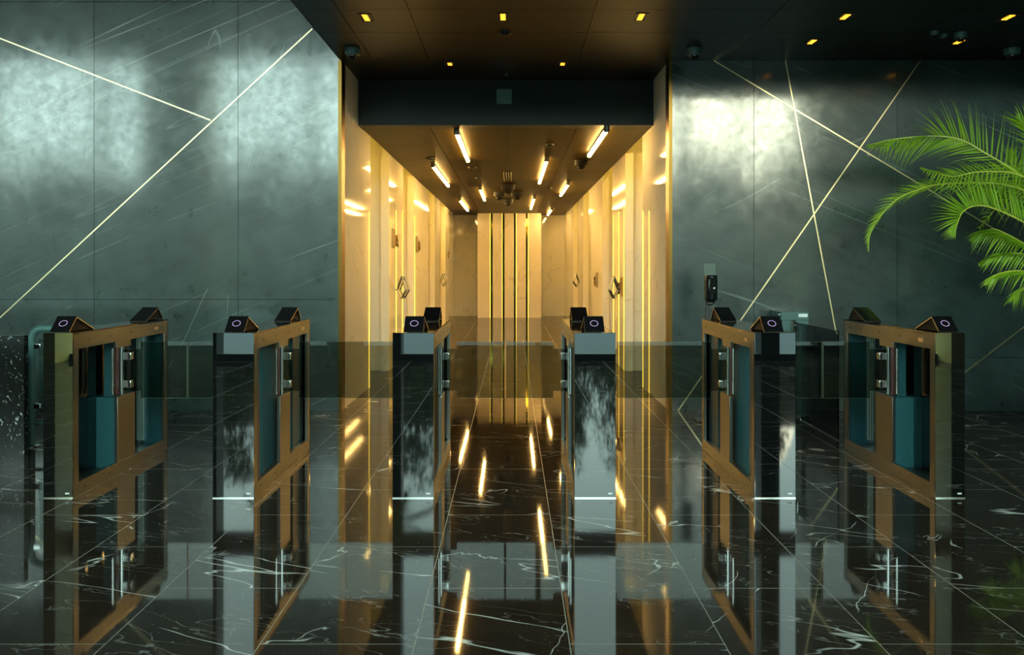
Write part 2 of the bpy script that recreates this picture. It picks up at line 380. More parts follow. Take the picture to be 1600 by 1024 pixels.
# brass inlay lines
def inlay(a, b, w=.0125, k=0):
    p, q = at(a[0], a[1], WY), at(b[0], b[1], WY)
    d = (q-p).normalized(); n = Vector((-d.z, 0, d.x))*w/2
    mb = MB(); pr = [p+n, q+n, q-n, p-n]
    mb.prism([(v.x, v.z) for v in pr], 'y', WY-.0032-.0024*k, WY-.0008-.0024*k)
    return mb.build('brass_inlay', 'brass')
for lab, grp, segs in (('long brass strip set in the left stone wall, rising to the ceiling edge', None, ((-420, 885.5), (488, 45))),
                  ('shorter brass strip on the left wall sloping down to meet the long one', None, ((-420, -103.4), (329, 188))),
                  ('brass strip on the right wall sloping down behind the palm', None, ((1115, 94.5), (1700, 446))),
                  ('steep brass strip on the right wall crossing two others, ending at the outer right turnstile', None, ((1227, 94.5), (1309, 536))),
                  ('long brass strip on the right wall leaning right, from behind the gates to the ceiling', None, ((1438, 94.5), (1059.5, 641.5))),
                  ('brass strip low on the right wall, below the palm, beside the last turnstile', None, ((1429, 641.5), (1730, 411)))):
    a, b = segs; LAY = globals().get('LAY', -1)+1
    tag(inlay(a, b, k=max(0, LAY-2)), lab, 'wall inlay', 'brass strips in the stone walls')
# side walls, facade
struct(box('wall_side_left', 'plaster', -14.2, -14, FY, WY+.2, 0, TOP))
struct(box('wall_side_right', 'plaster', 13, 13.2, FY, WY+.2, 0, TOP))
mb = MB()
mb.box(-14, 13, FY-.15, FY+.05, 0, .10); mb.box(-14, 13, FY-.25, FY+.05, 2.79, 3.11); mb.box(-14, 13, FY-.3, FY+.1, 6.45, TOP)
for x0, x1 in ((-9.80, -9.64), (-4.85, -4.66), (-1.93, -1.75), (.42, .5), (3.93, 4.22), (5.35, 5.43), (12.6, 13), (-12.3, -12.2), *[(8.35+.35*q, 8.57+.35*q) for q in range(13)]):  # tight fin row at far right is added, unseen, to dim the sky
    mb.box(x0, x1, FY-.25, FY+.1, 0, 6.5)
struct(mb.build('wall_front', 'dark'))
mb = MB()
for x0, x1 in ((-8.57, -7.0), (6.73, 8.2)): mb.box(x0, x1, FY-.2, FY+.5, 0, TOP)
struct(mb.build('trim_4', 'gold_stone'))

# ------------------------------------------------------------------ corridor walls with lift bays
BAYS = [(10.90, 12.56), (14.17, 15.73), (18.5, 20.0), (21.5, 23.2)]
def corridor(side, X):
    s = side
    mb = MB(); ends = [WY+.18]
    def bx(a, b, y0, y1, z0=0, z1=SZ+.5): mb.box(min(X+s*a, X+s*b), max(X+s*a, X+s*b), y0, y1, z0, z1)
    prev = WY+.0
    for k, (y0, y1) in enumerate(BAYS+[(EY, EY)]):
        if k == 0:
            bx(.035, .5, prev+.19, y0, 0, SZ+.5); bx(0, .035, prev+.18, y0, 0, CZ)
        else:
            bx(0, .117, prev, y0); bx(.117, .5, prev+.07, y0)
        prev = y1
    bx(.46, .6, BAYS[0][0], EY+.1); bx(-.3, .6, BAYS[0][0]-.2, EY+.1, SZ+.5, SZ+.56)
    bx(-.06, -.02, BY+.26, EY, SZ+.061, SZ+.5)
    return struct(mb.build('wall_corridor_'+('left' if s < 0 else 'right'), 'cream'))
corridor(-1, XL); corridor(1, XR)
struct(box('wall_back', 'cream', XL-.6, XR+.6, EY+.001, EY+.2, 0, SZ+.6))
# fine horizontal joints of the stone cladding
n = 1
for s, X in ((-1, XL), (1, XR)):
    for k, (y0, y1) in enumerate(BAYS):
        n_ = k+1 if s < 0 else k+5
        r = thing('door_%d' % n_); r['kind'] = 'structure'
        xb = X+s*.46; xi = X+s*.40
        ym = (y0+y1)/2
        for a, b in ((y0+.32, ym-.003), (ym+.003, y1-.32)):
            box('door_leaf', 'gold_door', min(xb, xb-s*.03), max(xb, xb-s*.03), a, b, .01, 2.2, r)
        mb = MB()
        for a, b, z0, z1 in ((y0+.22, y0+.32, 0, 2.3), (y1-.32, y1-.22, 0, 2.3), (y0+.32, y1-.32, 2.2, 2.3)):
            mb.box(min(xb, xb-s*.05), max(xb, xb-s*.05), a, b, z0, z1)
        mb.build('door_frame', 'steel_edge', r)
        a = bpy.data.lights.new('bay_light', 'AREA'); a.shape = 'RECTANGLE'; a.size = .30; a.size_y = .25; a.energy = 6.0; a.color = (1, .62, .04)
        ao = bpy.data.objects.new('bay_light', a); COL.objects.link(ao); ao.location = (X+s*.2, y0+.25, SZ+.44); ao.rotation_euler = (math.radians(38), 0, 0)

# glowing upright light strips of the lift bays
def led(x, y, z1, lab, s):
    o = box('light_strip', 'led', min(x, x-s*.006), max(x, x-s*.006), y-.006, y+.006, .0, z1)
    tag(o, lab, 'light', 'upright yellow light strips in the corridor')
led(XL, 10.80, 2.15, 'upright glowing strip ending the first pale wall, left side of the corridor', -1)
led(XL, 13.33, 2.33, 'upright glowing strip in the second left pier, behind the kite ornament', -1)
led(XL, 14.08, 2.37, 'upright glowing strip at the far edge of the second left pier', -1)
led(XL, 15.85, 2.40, 'upright glowing strip at the near edge of the third left pier', -1)
led(XR, 10.85, 2.16, 'upright glowing strip ending the first pale wall, right side of the corridor', 1)
led(XR, 10.36, 2.13, 'upright glowing strip set inward on the first pale wall on the right', 1)
led(XR, 14.00, 2.3, 'upright glowing strip at the far edge of the second right pier', 1)
led(XR, 13.30, 2.3, 'upright glowing strip in the middle of the second right pier', 1)
led(XR, 12.70, 2.3, 'upright glowing strip at the near edge of the second right pier', 1)

# ------------------------------------------------------------------ feature panel at the corridor end
PY = 26.1; sp = F/PY
fp = thing('feature_panel', ((796-800)/sp, PY, 0))
def pxl(x): return (x-800)/sp - fp.location.x
for a, b in ((746, 765.6), (769.8, 784.4), (788.4, 803), (807, 821.6), (825.8, 845.6)):
    box('marble_slab', 'cream_panel', pxl(a), pxl(b), 0, .5, 0, SZ-.003, fp)
for k, (a, b) in enumerate(((765.6, 769.8), (784.4, 788.4), (803, 807), (821.6, 825.8))):
    box('mirror_strip', 'goldmirror', pxl(a), pxl(b), .12, .16, 0, SZ-.003, fp)
    e = pxl(a) if k < 2 else pxl(b)
    s_ = 1 if k < 2 else -1
    box('light_line', 'led', min(e, e+s_*.016), max(e, e+s_*.011), -.001, .004, 0, SZ-.004, fp)
box('backing', 'black', pxl(746.5), pxl(845), .17, EY-PY-.002, 0, SZ-.004, fp)
tag(fp, 'feature panel of five pale marble slabs with gold mirror gaps at the corridor end', 'wall panel')

# ------------------------------------------------------------------ ceiling light bars in the corridor
bars = [(-.645, 10.4, 13.05, 'ceiling light bar nearest the camera on the left inner row'), (-1.22, 13.75, 17.0, 'left outer ceiling light bar, nearer of its row'),
        (-.635, 17.7, 20.6, 'left inner ceiling light bar, farther of its row'), (-1.21, 20.6, 24.3, 'left outer ceiling light bar, farther of its row'),
        (1.08, 10.2, 12.45, 'right outer ceiling light bar, nearest of its row'), (.506, 13.0, 16.4, 'right inner ceiling light bar, nearer of its row'),
        (1.055, 16.7, 19.2, 'right outer ceiling light bar, middle of its row'), (.50, 20.0, 23.5, 'right inner ceiling light bar, farther of its row'),
        (1.06, 23.8, 26.2, 'right outer ceiling light bar, farthest of its row')]
for x, a, b, lab in bars:
    r = thing('ceiling_light', (x, a, SZ))
    box('housing', 'dark', -.02, .02, 0, b-a, -.03, 0, r)
    box('diffuser', 'strip', -.02, .02, .01, b-a-.01, -.062, -.03, r)
    mb = MB(); mb.tube([(0, -.10, 0), (0, -.10, -.07)], .035, 14); mb.box(-.012, .012, -.1, .0, -.03, -.01); mb.build('driver', 'dark', r)
    tag(r, lab+', glowing warm white', 'ceiling light', 'linear light bars of the corridor ceiling')

# ------------------------------------------------------------------ lobby downlights
def downlight(x, y, n, lab):
    r = thing('downlight', (x, y, CZ))
    mb = MB(); a = .055; L = .105
    mb.box(-a, a, -L, -L+.008, -.006, 0); mb.box(-a, a, L-.008, L, -.006, 0); mb.box(-a, -a+.008, -L, L, -.006, 0); mb.box(a-.008, a, -L, L, -.006, 0)
    mb.build('frame', 'dark', r)
    for k in range(n):
        y0 = (k-(n-1)/2)*.05
        box('lamp', 'amber', -.022, .022, y0-.017, y0+.017, -.007, -.001, r)
    tag(r, lab, 'ceiling light', 'small amber downlights in the dark ceiling')
for x, y, n, lab in ((-1.24, 7.52, 4, 'amber downlight at left end of the front row, above the camera dome'), (-.076, 7.5, 4, 'amber downlight in the front row above the corridor centre'),
                  (1.09, 7.5, 4, 'amber downlight in the front row right of the corridor'), (2.82, 7.5, 3, 'amber downlight in the front row, second from the right edge'),
                  (4.21, 7.52, 3, 'amber downlight in the front row at the right edge of the picture'),
                  (-.647, 9.24, 2, 'small amber downlight over the corridor mouth, left one'), (.527, 9.24, 2, 'small amber downlight over the corridor mouth, right one'),
                  (2.82, 8.33, 3, 'amber downlight in the second row above the brass strips'), (4.2, 8.33, 3, 'amber downlight in the second row next to the small sensors')):
    downlight(x, y, n, lab)

# ------------------------------------------------------------------ cameras, sensors, speaker
def dome(x, y, z, r_, lab, name='security_camera', cat='security camera', grp='dome cameras', body='teal_grey'):
    r = thing(name, (x, y, z))
    MB().lathe((0, 0, 0), [(r_, 0), (r_, -.5*r_), (r_*.92, -.8*r_), (r_*.62, -.85*r_), (.0, -.85*r_)]).build('housing', body, r)
    MB().lathe((0, 0, 0), [(r_*.62, -.84*r_), (r_*.58, -1.1*r_), (r_*.4, -1.32*r_), (0, -1.42*r_)]).build('dome', 'blackglass' if body == 'teal_grey' else 'black', r)
    MB().lathe((0, 0, 0), [(r_*.66, -.83*r_), (r_*.68, -.9*r_), (r_*.6, -.93*r_)]).build('ring', 'chrome' if body == 'teal_grey' else 'black', r)
    tag(r, lab, cat, grp)
dome(-1.545, 8.6, CZ, .075, 'grey dome camera under the ceiling edge left of the corridor')
dome(1.77, 8.6, CZ, .075, 'grey dome camera under the ceiling just right of the corridor')
dome(4.85, 8.6, CZ, .075, 'grey dome camera under the ceiling at the right edge of the picture')
dome(-.07, 17.2, SZ, .13, 'dark dome on the corridor ceiling directly behind the vent', 'ceiling_speaker', 'ceiling fixture', 'dark ceiling fixtures in the corridor', 'black')
dome(-.265, 18.9, SZ, .12, 'dark dome on the corridor ceiling, left of the pair behind the vent', 'ceiling_speaker', 'ceiling fixture', 'dark ceiling fixtures in the corridor', 'black')
dome(.11, 18.9, SZ, .12, 'dark dome on the corridor ceiling, right of the pair behind the vent', 'ceiling_speaker', 'ceiling fixture', 'dark ceiling fixtures in the corridor', 'black')
dome(-.086, 20.9, SZ, .11, 'dark dome on the corridor ceiling nearest the marble panel', 'ceiling_speaker', 'ceiling fixture', 'dark ceiling fixtures in the corridor', 'black')
dome(1.04, 13.3, SZ, .10, 'black dome on the corridor ceiling at the end of the first right light bar', 'ceiling_speaker', 'ceiling fixture', 'dark ceiling fixtures in the corridor', 'black')
def disc(x, y, z, r_, lab, mat='dark'):
    r = thing('smoke_detector', (x, y, z))
    MB().lathe((0, 0, 0), [(r_, 0), (r_, -.012), (r_*.7, -.03), (0, -.032)]).build('body', mat, r)
    MB().lathe((r_*.9, 0, 0), [(.006, -.012), (.006, -.02), (0, -.021)], 8).build('indicator', 'chrome', r)
    tag(r, lab, 'smoke detector', 'flat round detectors on the ceilings')
disc(-.06, 8.0, CZ, .055, 'flat dark detector on the lobby ceiling behind the middle downlight')
disc(-.06, 9.7, CZ, .02, 'tiny round sensor on the ceiling just in front of the beam')
disc(-1.2, 13.1, SZ, .07, 'flat dark detector near the left outer light bar')
disc(-.635, 14.2, SZ, .07, 'flat dark detector behind the first left inner light bar')
disc(-.6, 15.9, SZ, .06, 'flat detector between the two left inner light bars')
disc(.495, 11.6, SZ, .06, 'flat detector left of the first right light bar')
disc(.75, 17.8, SZ, .05, 'flat detector between the right light bar rows')
for x, y, lab in ((3.80, 7.97, 'left one of three small sensors on the ceiling right of the crossing brass strips'), (3.93, 8.07, 'middle one of three small ceiling sensors'),
                  (4.06, 8.02, 'right and largest of three small ceiling sensors')):
    k = 1.3 if x > 4 else .8
    dome(x, y, CZ, .045*k, lab, 'motion_sensor', 'sensor', 'cluster of three small ceiling sensors')
r = thing('air_vent', (-.078, 14.9, SZ))
for k in range(4): box('slat', 'steel_edge', -.07+k*.042, -.055+k*.042, 0, 1.6, -.012, 0, r)
for k in range(3): box('slot', 'black', -.052+k*.042, -.031+k*.042, 0, 1.6, -.004, 0, r)
tag(r, 'slotted air vent in the middle of the gold corridor ceiling', 'air vent')
r = thing('wall_speaker', (-.087, BY, 3.40))
box('housing', 'teal_grey', -.088, .088, -.045, 0, -.085, .085, r, .006)
box('grille', 'teal_grey', -.07, .07, -.048, -.045, -.067, .067, r, .001)
tag(r, 'small square grey speaker box on the dark beam over the corridor', 'speaker')

# ------------------------------------------------------------------ lift signs and kite ornaments
def text_mesh(body, size, name, mat, parent, depth=.006, rot=(0, 0, 0), loc=(0, 0, 0), squash=1.0):
    c = bpy.data.curves.new(name, 'FONT'); c.body = body; c.size = size; c.extrude = depth; c.align_x = 'CENTER'; c.align_y = 'CENTER'
    t = bpy.data.objects.new('tmp', c); COL.objects.link(t); dg = bpy.context.evaluated_depsgraph_get(); dg.update()
    me = bpy.data.meshes.new_from_object(t.evaluated_get(dg)); bpy.data.objects.remove(t)
    me.materials.clear(); me.materials.append(M[mat]); me.name = name
    o = bpy.data.objects.new(name, me); COL.objects.link(o); o.parent = parent; o.location = loc; o.rotation_euler = rot; o.scale = (squash, 1, 1)
    return o
def sign(x, y, z, s, letter, lab, plate=True):
    r = thing('lift_sign', (x, y, z))
    if plate: box('plate', 'sign_bronze', min(0, -s*.02), max(0, -s*.02), -.32, -.04, -.12, .16, r, .003)
    text_mesh(letter, .26, 'letter', 'sign_bronze', r, .012, (math.radians(90), 0, math.radians(90 if s < 0 else -90)), (-s*.015, .14, -.02), 1.6)
    tag(r, lab, 'sign', 'letter signs of the lifts')
sign(XL, 13.15, 1.88, -1, 'A', 'bronze plate with letter A on the second left pier above the kite ornament')
sign(XL, 16.35, 1.88, -1, 'B', 'bronze plate with letter B on the third left pier')
sign(XL, 24.1, 1.83, -1, 'C', 'small bronze letter sign on the left wall near the corridor end', False)
sign(XR, 13.05, 1.17, 1, 'F', 'low bronze letter sign on the second right pier beside the kite ornament')
sign(XR, 16.9, 1.22, 1, 'E', 'low bronze letter sign on the third right pier')
def kite(x, y, z, s, k, lab):
    r = thing('wall_ornament', (x, y, z))
    pts = [(0, .165), (.075, -.03), (0, -.15), (-.075, -.03)]
    def ring(dx, dy, rad, nm, mt):
        mb = MB()
        P = [Vector((a*k+dx, dy, c*k)) for a, c in pts]
        for i in range(4):
            a, b = P[i], P[(i+1) % 4]; d = (b-a).normalized()
            mb.tube([a-d*rad*.8, b+d*rad*.8], rad, 4, smooth=False)
        mb.build(nm, mt, r)
    ring(0, 0, .015*k, 'front_frame', 'steel'); ring(.014, .07, .013*k, 'rear_frame', 'steel')
    mb = MB()
    for a, c in pts: mb.tube([(a*k, 0, c*k), (a*k+.014, .07, c*k)], .006*k, 6)
    mb.build('struts', 'steel', r)
    mb = MB(); mb.tube([(s*.07*k, .05, -.03*k), (s*(.16), .05, -.03*k)], .012, 8); mb.build('bracket', 'steel', r)
    r.rotation_euler = (0, 0, s*.35)
    tag(r, lab, 'ornament', 'kite-shaped metal ornaments on the corridor walls')
kite(XL+.10, 13.2, 1.165, -1, 1, 'large kite-shaped metal frame on the second left pier of the corridor')
kite(XL+.08, 21.3, 1.17, -1, .95, 'kite-shaped metal frame far down the left corridor wall')
kite(XR-.08, 13.2, 1.165, 1, 1, 'large kite-shaped metal frame on the second right pier of the corridor')
kite(XR-.08, 21.0, 1.17, 1, .95, 'kite-shaped metal frame far down the right corridor wall')

# ------------------------------------------------------------------ turnstiles
GL = 1.556; GY = 5.613; GH = 1.05; PASS = .445
def make_reader(parent, flip, lab=None):
    """tent-shaped reader: steep plate outwards, long plate inwards"""
    y0 = .018 if not flip else GL-.018; sy = 1 if not flip else -1
    Wd = .125/2; A = (y0, GH+.004); B = (y0+sy*.098, GH+.094); C = (y0+sy*.335, GH+.004)
    mb = MB(); th = .006
    def plate(mb, P, Q, x, t0, t1, mi=0):
        d = Vector((0, Q[0]-P[0], Q[1]-P[1])).normalized(); nrm = Vector((0, -d.z, d.y))
        if nrm.z < 0: nrm = -nrm
        p, q = Vector((0, *P)), Vector((0, *Q))
        prof = [p+nrm*t0, q+nrm*t0, q+nrm*t1, p+nrm*t1]
        mb.prism([(v.y, v.z) for v in prof], 'x', -x, x, mi)
    plate(mb, A, B, Wd, -.006, .0); plate(mb, B, C, Wd, -.006, .0)
    mb.prism([A, B, C], 'x', -Wd+.012, Wd-.012, 1)
    r = mb.build('card_reader', ['steel_edge', 'black'], parent)
    mb = MB(); plate(mb, A, B, Wd-.002, .0005, .004); mb.build('screen', 'screen', r)
    mb = MB(); plate(mb, B, C, Wd-.002, .0005, .004); mb.build('lid', 'screen', r)
    # glowing ring on the steep plate
    d = Vector((0, B[0]-A[0], B[1]-A[1])); L = d.length; d.normalize(); nrm = Vector((0, -d.z, d.y)) if sy > 0 else Vector((0, d.z, -d.y))
    if nrm.z < 0: nrm = -nrm
    c = Vector((0, A[0], A[1]))+d*L*.52+nrm*.0048; mb = MB(); n = 32
    for k in range(n):
        a0, a1 = k*2*math.pi/n, (k+1)*2*math.pi/n
        mb.quad([c+(Vector((1, 0, 0))*math.cos(a)+d*math.sin(a))*rr for a, rr in ((a0, .026), (a1, .026), (a1, .0228), (a0, .0228))])
    mb.build('light_ring', 'ring', r)
    return r
def make_gate(w, wings, solid, faceback=False):
    """w = cabinet width; wings = sides that carry a glass wing; origin at the front centre of the base"""
    r = thing('turnstile'); h = w/2
    # front and rear mirror panels
    for nm, y0, y1, yt in (('front_panel', 0, .012, -.003), ('rear_panel', GL-.012, GL, GL-.001)):
        p = box(nm, 'mirror', -h, h, y0, y1, .006, GH-.003, r)
        box('kick_strip', 'chrome', -h-.001, h+.001, yt, yt+.004, 0, .006, p)
    mb = MB()
    for a in range(3): mb.box(h-.045+a*.009, h-.039+a*.009, -.0016, -.0004, .030, .035)
    mb.box(h-.047, h-.020, -.0016, -.0004, .026, .029); mb.build('sticker', 'white', r)
    # top
    box('top_panel', 'blackglass', -h, h, .012, GL-.012, GH-.014, GH-.002, r)
    # side frames
    for s in (-1, 1):
        X0, X1 = sorted((s*h, s*(h-.022)))
        mb = MB()
        mb.box(X0, X1, .0125, .078, 0, GH-.015); mb.box(X0, X1, GL-.078, GL-.0125, 0, GH-.015)
        mb.box(X0, X1, .078, GL-.078, GH-.11, GH-.015); mb.box(X0, X1, .078, GL-.078, 0, .085)
        fr = mb.build('side_frame', 'steel', r, .0015)
        xe0, xe1 = sorted((s*h, s*(h+.0018)))
        if s in wings or solid:
            box('centre_panel', 'steel', X0, X1, .64, .93, .085, .547, r, .0015); box('bracket', 'steel', X0, X1, .62, .86, .895, GH-.11, r, .0015)
        for yy in (.22, .52, .86, 1.20, 1.42):
            MB().lathe((0, 0, 0), [(.007, 0), (.006, .0015), (0, .0015)], 10).build('screw', 'dark', fr)
            sc = bpy.data.objects[-1] if False else kids(fr)[-1]
        i = 0
        for sc in kids(fr):
            yy = (.22, .52, .86, 1.20, 1.42)[i]; i += 1
            sc.location = (s*h, yy, GH-.06); sc.rotation_euler = (0, s*math.pi/2, 0)
        for yy in (.16, .52, 1.1, 1.42):
            q = MB().lathe((0, 0, 0), [(.007, 0), (.006, .0015), (0, .0015)], 10).build('screw', 'dark', fr)
            q.location = (s*h, yy, .04); q.rotation_euler = (0, s*math.pi/2, 0)
        yp = GL-.24 if s > 0 else .20
        p = box('name_plate', 'steel_edge', xe0, xe1, yp-.03, yp+.04, GH-.075, GH-.05, fr)
        # inner sill ledge
        XI0, XI1 = sorted((s*(h-.022), s*(h-.06)))
        if solid: box('sill', 'steel', XI0, XI1, .078, GL-.078, .03, .075, r)
    # core
    if solid:
        mb = MB(); c = h-.062
        mb.box(-c, c, .06, GL-.06, .0, GH-.0155)
        for s in (-1, 1):
            a, b = sorted((s*c, s*(c+.018)))
            mb.box(a, b, .06, .30, .075, GH-.016, mi=1); mb.box(a, b, .36, .40, .075, GH-.016); mb.box(a, b, 1.18, GL-.06, .075, GH-.016, mi=1)
        mb.build('core', ['teal', 'teal_dark'], r)
    else:
        mb = MB(); c = h-.023
        mb.box(-c, c, .64, .93, .051, .545); mb.box(-.03, .03, .70, .80, .5451, GH-.0155)
        mb.build('core', ['teal', 'teal_dark'], r)
        box('end_column', 'teal_dark', -c, c, .0125, .08, 0, GH-.0155, r); box('end_column', 'teal_dark', -c, c, GL-.08, GL-.0125, 0, GH-.0155, r)
        mb = MB(); s = -wings[0]
        X0, X1 = sorted((s*(h-.026), s*(h-.034)))
        mb.box(X0, X1, .112, GL-.112, .0, GH-.0155); mb.build('side_glass', 'pane', r)
        box('base_tray', 'steel', -c, c, .112, GL-.112, 0, .05, r)
    # hinge posts, clamps, wings
    for s in wings:
        xp = s*(h-.012)
        p = MB().tube([(xp, .735, .555), (xp, .735, .905)], .014, 16).build('hinge_post', 'chrome', r)
        MB().tube([(xp-s*.004, .60, .575), (xp-s*.004, .60, .895)], .009, 12).build('guide_rod', 'chrome', p)
        box('slot', 'darkred', *sorted((xp-s*.012, xp-s*.004)), .655, .70, .56, .90, p)
        x0 = s*(h-.02); x1 = s*(h+.10); x2 = s*(h+PASS-.006)
        za, zb, zc, zd = .521, .572, .877, .928
        prof = [(x0, zb), (x1, zb), (x1, za), (x2, za), (x2, zd), (x1, zd), (x1, zc), (x0, zc)]
        mb = MB(); mb.prism(prof, 'y', .773, .783)
        for f in mb.bm.faces:
            f.normal_update()
            if abs(f.normal.y) < .5: f.material_index = 1
        wg = mb.build('glass_wing', ['wing', 'edgeglass'], r)
        for zc_ in (.625, .825):
            q = box('clamp', 'chrome', *sorted((s*(h-.008), s*(h+.045))), .752, .800, zc_-.026, zc_+.026, wg, .003)
            MB().tube([(s*(h+.022), .7515, zc_+.010), (s*(h+.022), .749, zc_+.010)], .005, 10).tube([(s*(h+.022), .7515, zc_-.012), (s*(h+.022), .749, zc_-.012)], .005, 10).build('bolts', 'dark', q) if False else None
    make_reader(r, False); make_reader(r, True)
    return r
CX = -.05
wide = make_gate(.259, (-1, 1), True)
endl = make_gate(.185, (1,), False)
endr = make_gate(.185, (-1,), False)
G = [(endl, CX-2.825, 'narrow end turnstile at the far left with see-through sides, beside the pipe rail'),
     (wide, CX-1.715, 'second turnstile from the left, wide mirrored cabinet in front of the left stone wall'),
     (None, CX-.5765, 'turnstile just left of the corridor centre, mirrored front reflecting palm leaves'),
     (None, CX+.5765, 'turnstile just right of the corridor centre, front reflecting leafy trees'),
     (None, CX+1.715, 'second turnstile from the right, in front of the hand sanitizer stand'),
     (endr, CX+2.825, 'narrow end turnstile at the far right with see-through sides, below the palm')]
for src, x, lab in G:
    o = src or copy_tree(wide)
    o.location = (x, GY, 0); tag(o, lab, 'turnstile', 'turnstiles in a row across the lobby')

# ------------------------------------------------------------------ pipe rail and counter on the left
r = thing('pipe_rail', (-3.93, 7.25, 0)); L = 1.0; R = .0285; b = .09
pts = [(0, 0, 0), (0, 0, .965-b)] + [(b-b*math.cos(a), 0, .965-b+b*math.sin(a)) for a in [k*math.pi/12 for k in range(1, 7)]]
pts += [(L-b+b*math.sin(a), 0, .965-b+b*math.cos(a)) for a in [k*math.pi/12 for k in range(0, 7)]] + [(L, 0, 0)]
MB().tube(pts, R, 16).build('rail_frame', 'teal_grey', r)
MB().tube([(R, 0, .19), (L-R, 0, .19)], .016, 12).build('lower_rail', 'teal_grey', r)
for x in (0, L): MB().lathe((x, 0, 0), [(.07, 0), (.07, .008), (.03, .014)]).build('floor_flange', 'steel', r)
box('glass_panel', 'pane', .06, L-.06, -.005, .005, .27, .88, r)
for x in (.045, L-.045):
    for z in (.33, .82): box('glass_clamp', 'chrome', x-.025, x+.035, -.016, .016, z-.022, z+.022, r, .006)
tag(r, 'grey-green bent pipe rail with a glass panel behind the left end turnstile', 'railing')
o = box('marble_counter', 'block', -6.6, -3.722, 6.76, 6.82, 0, .945)
tag(o, 'black marble counter side with white flecks at the left edge', 'counter')

# ------------------------------------------------------------------ swing gate post and glass on the right
r = thing('swing_gate', (2.84, 8.72, 0))
box('post', 'teal_grey', -.045, .076, 0, .03, 0, .945, r, .003)
hd = box('closer_box', 'teal_grey', -.197, .076, -.01, .32, .945, 1.03, r, .004)
box('closer_label', 'white', -.025, .065, -.012, -.0101, .978, 1.01, hd)
MB().tube([(-.21, .03, 1.0), (-.19, .03, 1.0)], .016, 12).build('knob', 'chrome', hd)
MB().tube([(-.085, -.03, .84), (-.085, -.03, .935)], .016, 12).tube([(-.085, -.03, .90), (-.03, -.03, .90)], .012, 10).build('lock', 'chrome', r)
box('arm', 'teal_grey', -.18, -.09, 0, .03, .0, .945, r)
MB().tube([(-.01, -.02, .02), (-.01, -.02, .06)], .016, 12).tube([(-.01, -.02, .005), (-.01, -.02, .02)], .022, 12).build('floor_bolt', 'chrome', r)
g_ = MB(); A = Vector((-.06, -.03, 0)); B = Vector((-.085, -1.24, 0))
dd = (B-A).normalized(); nn = Vector((-dd.y, dd.x, 0))*.005
g_.prism([(p.x, p.y) for p in (A+nn, B+nn, B-nn, A-nn)], 'z', .012, .93)
g_.build('glass_leaf', 'wing', r)
tag(r, 'glass swing gate with grey-green post and closer box against the right wall', 'gate')

# ------------------------------------------------------------------ hand sanitizer stand
r = thing('sanitizer_stand', (1.90, 8.5, 0))
box('base', 'dark', -.14, .14, -.12, .12, 0, .012, r, .003)
box('pole', 'dark', -.045, -.015, -.015, .015, .012, 1.2, r)
box('back_plate', 'plate', -.055, .055, .0155, .02, 1.08, 1.503, r)
d = MB(); d.lathe((0, -.045, 0), [(0, 1.393), (.052, 1.392), (.058, 1.38), (.058, 1.17), (.052, 1.155), (.034, 1.14), (.034, 1.125), (.028, 1.115), (0, 1.115)], 28)
dp = d.build('dispenser', 'plastic', r)
box('window', 'blackglass', -.03, .034, -.106, -.100, 1.22, 1.37, dp, .003)
box('label', 'white', .006, .022, -.108, -.106, 1.262, 1.275, dp)
MB().lathe((0, -.045, 0), [(.0345, 1.128), (.0345, 1.122)], 24).build('collar', 'chrome', dp)
tag(r, 'black hand sanitizer dispenser on a stand behind the second turnstile from the right', 'sanitizer dispenser')

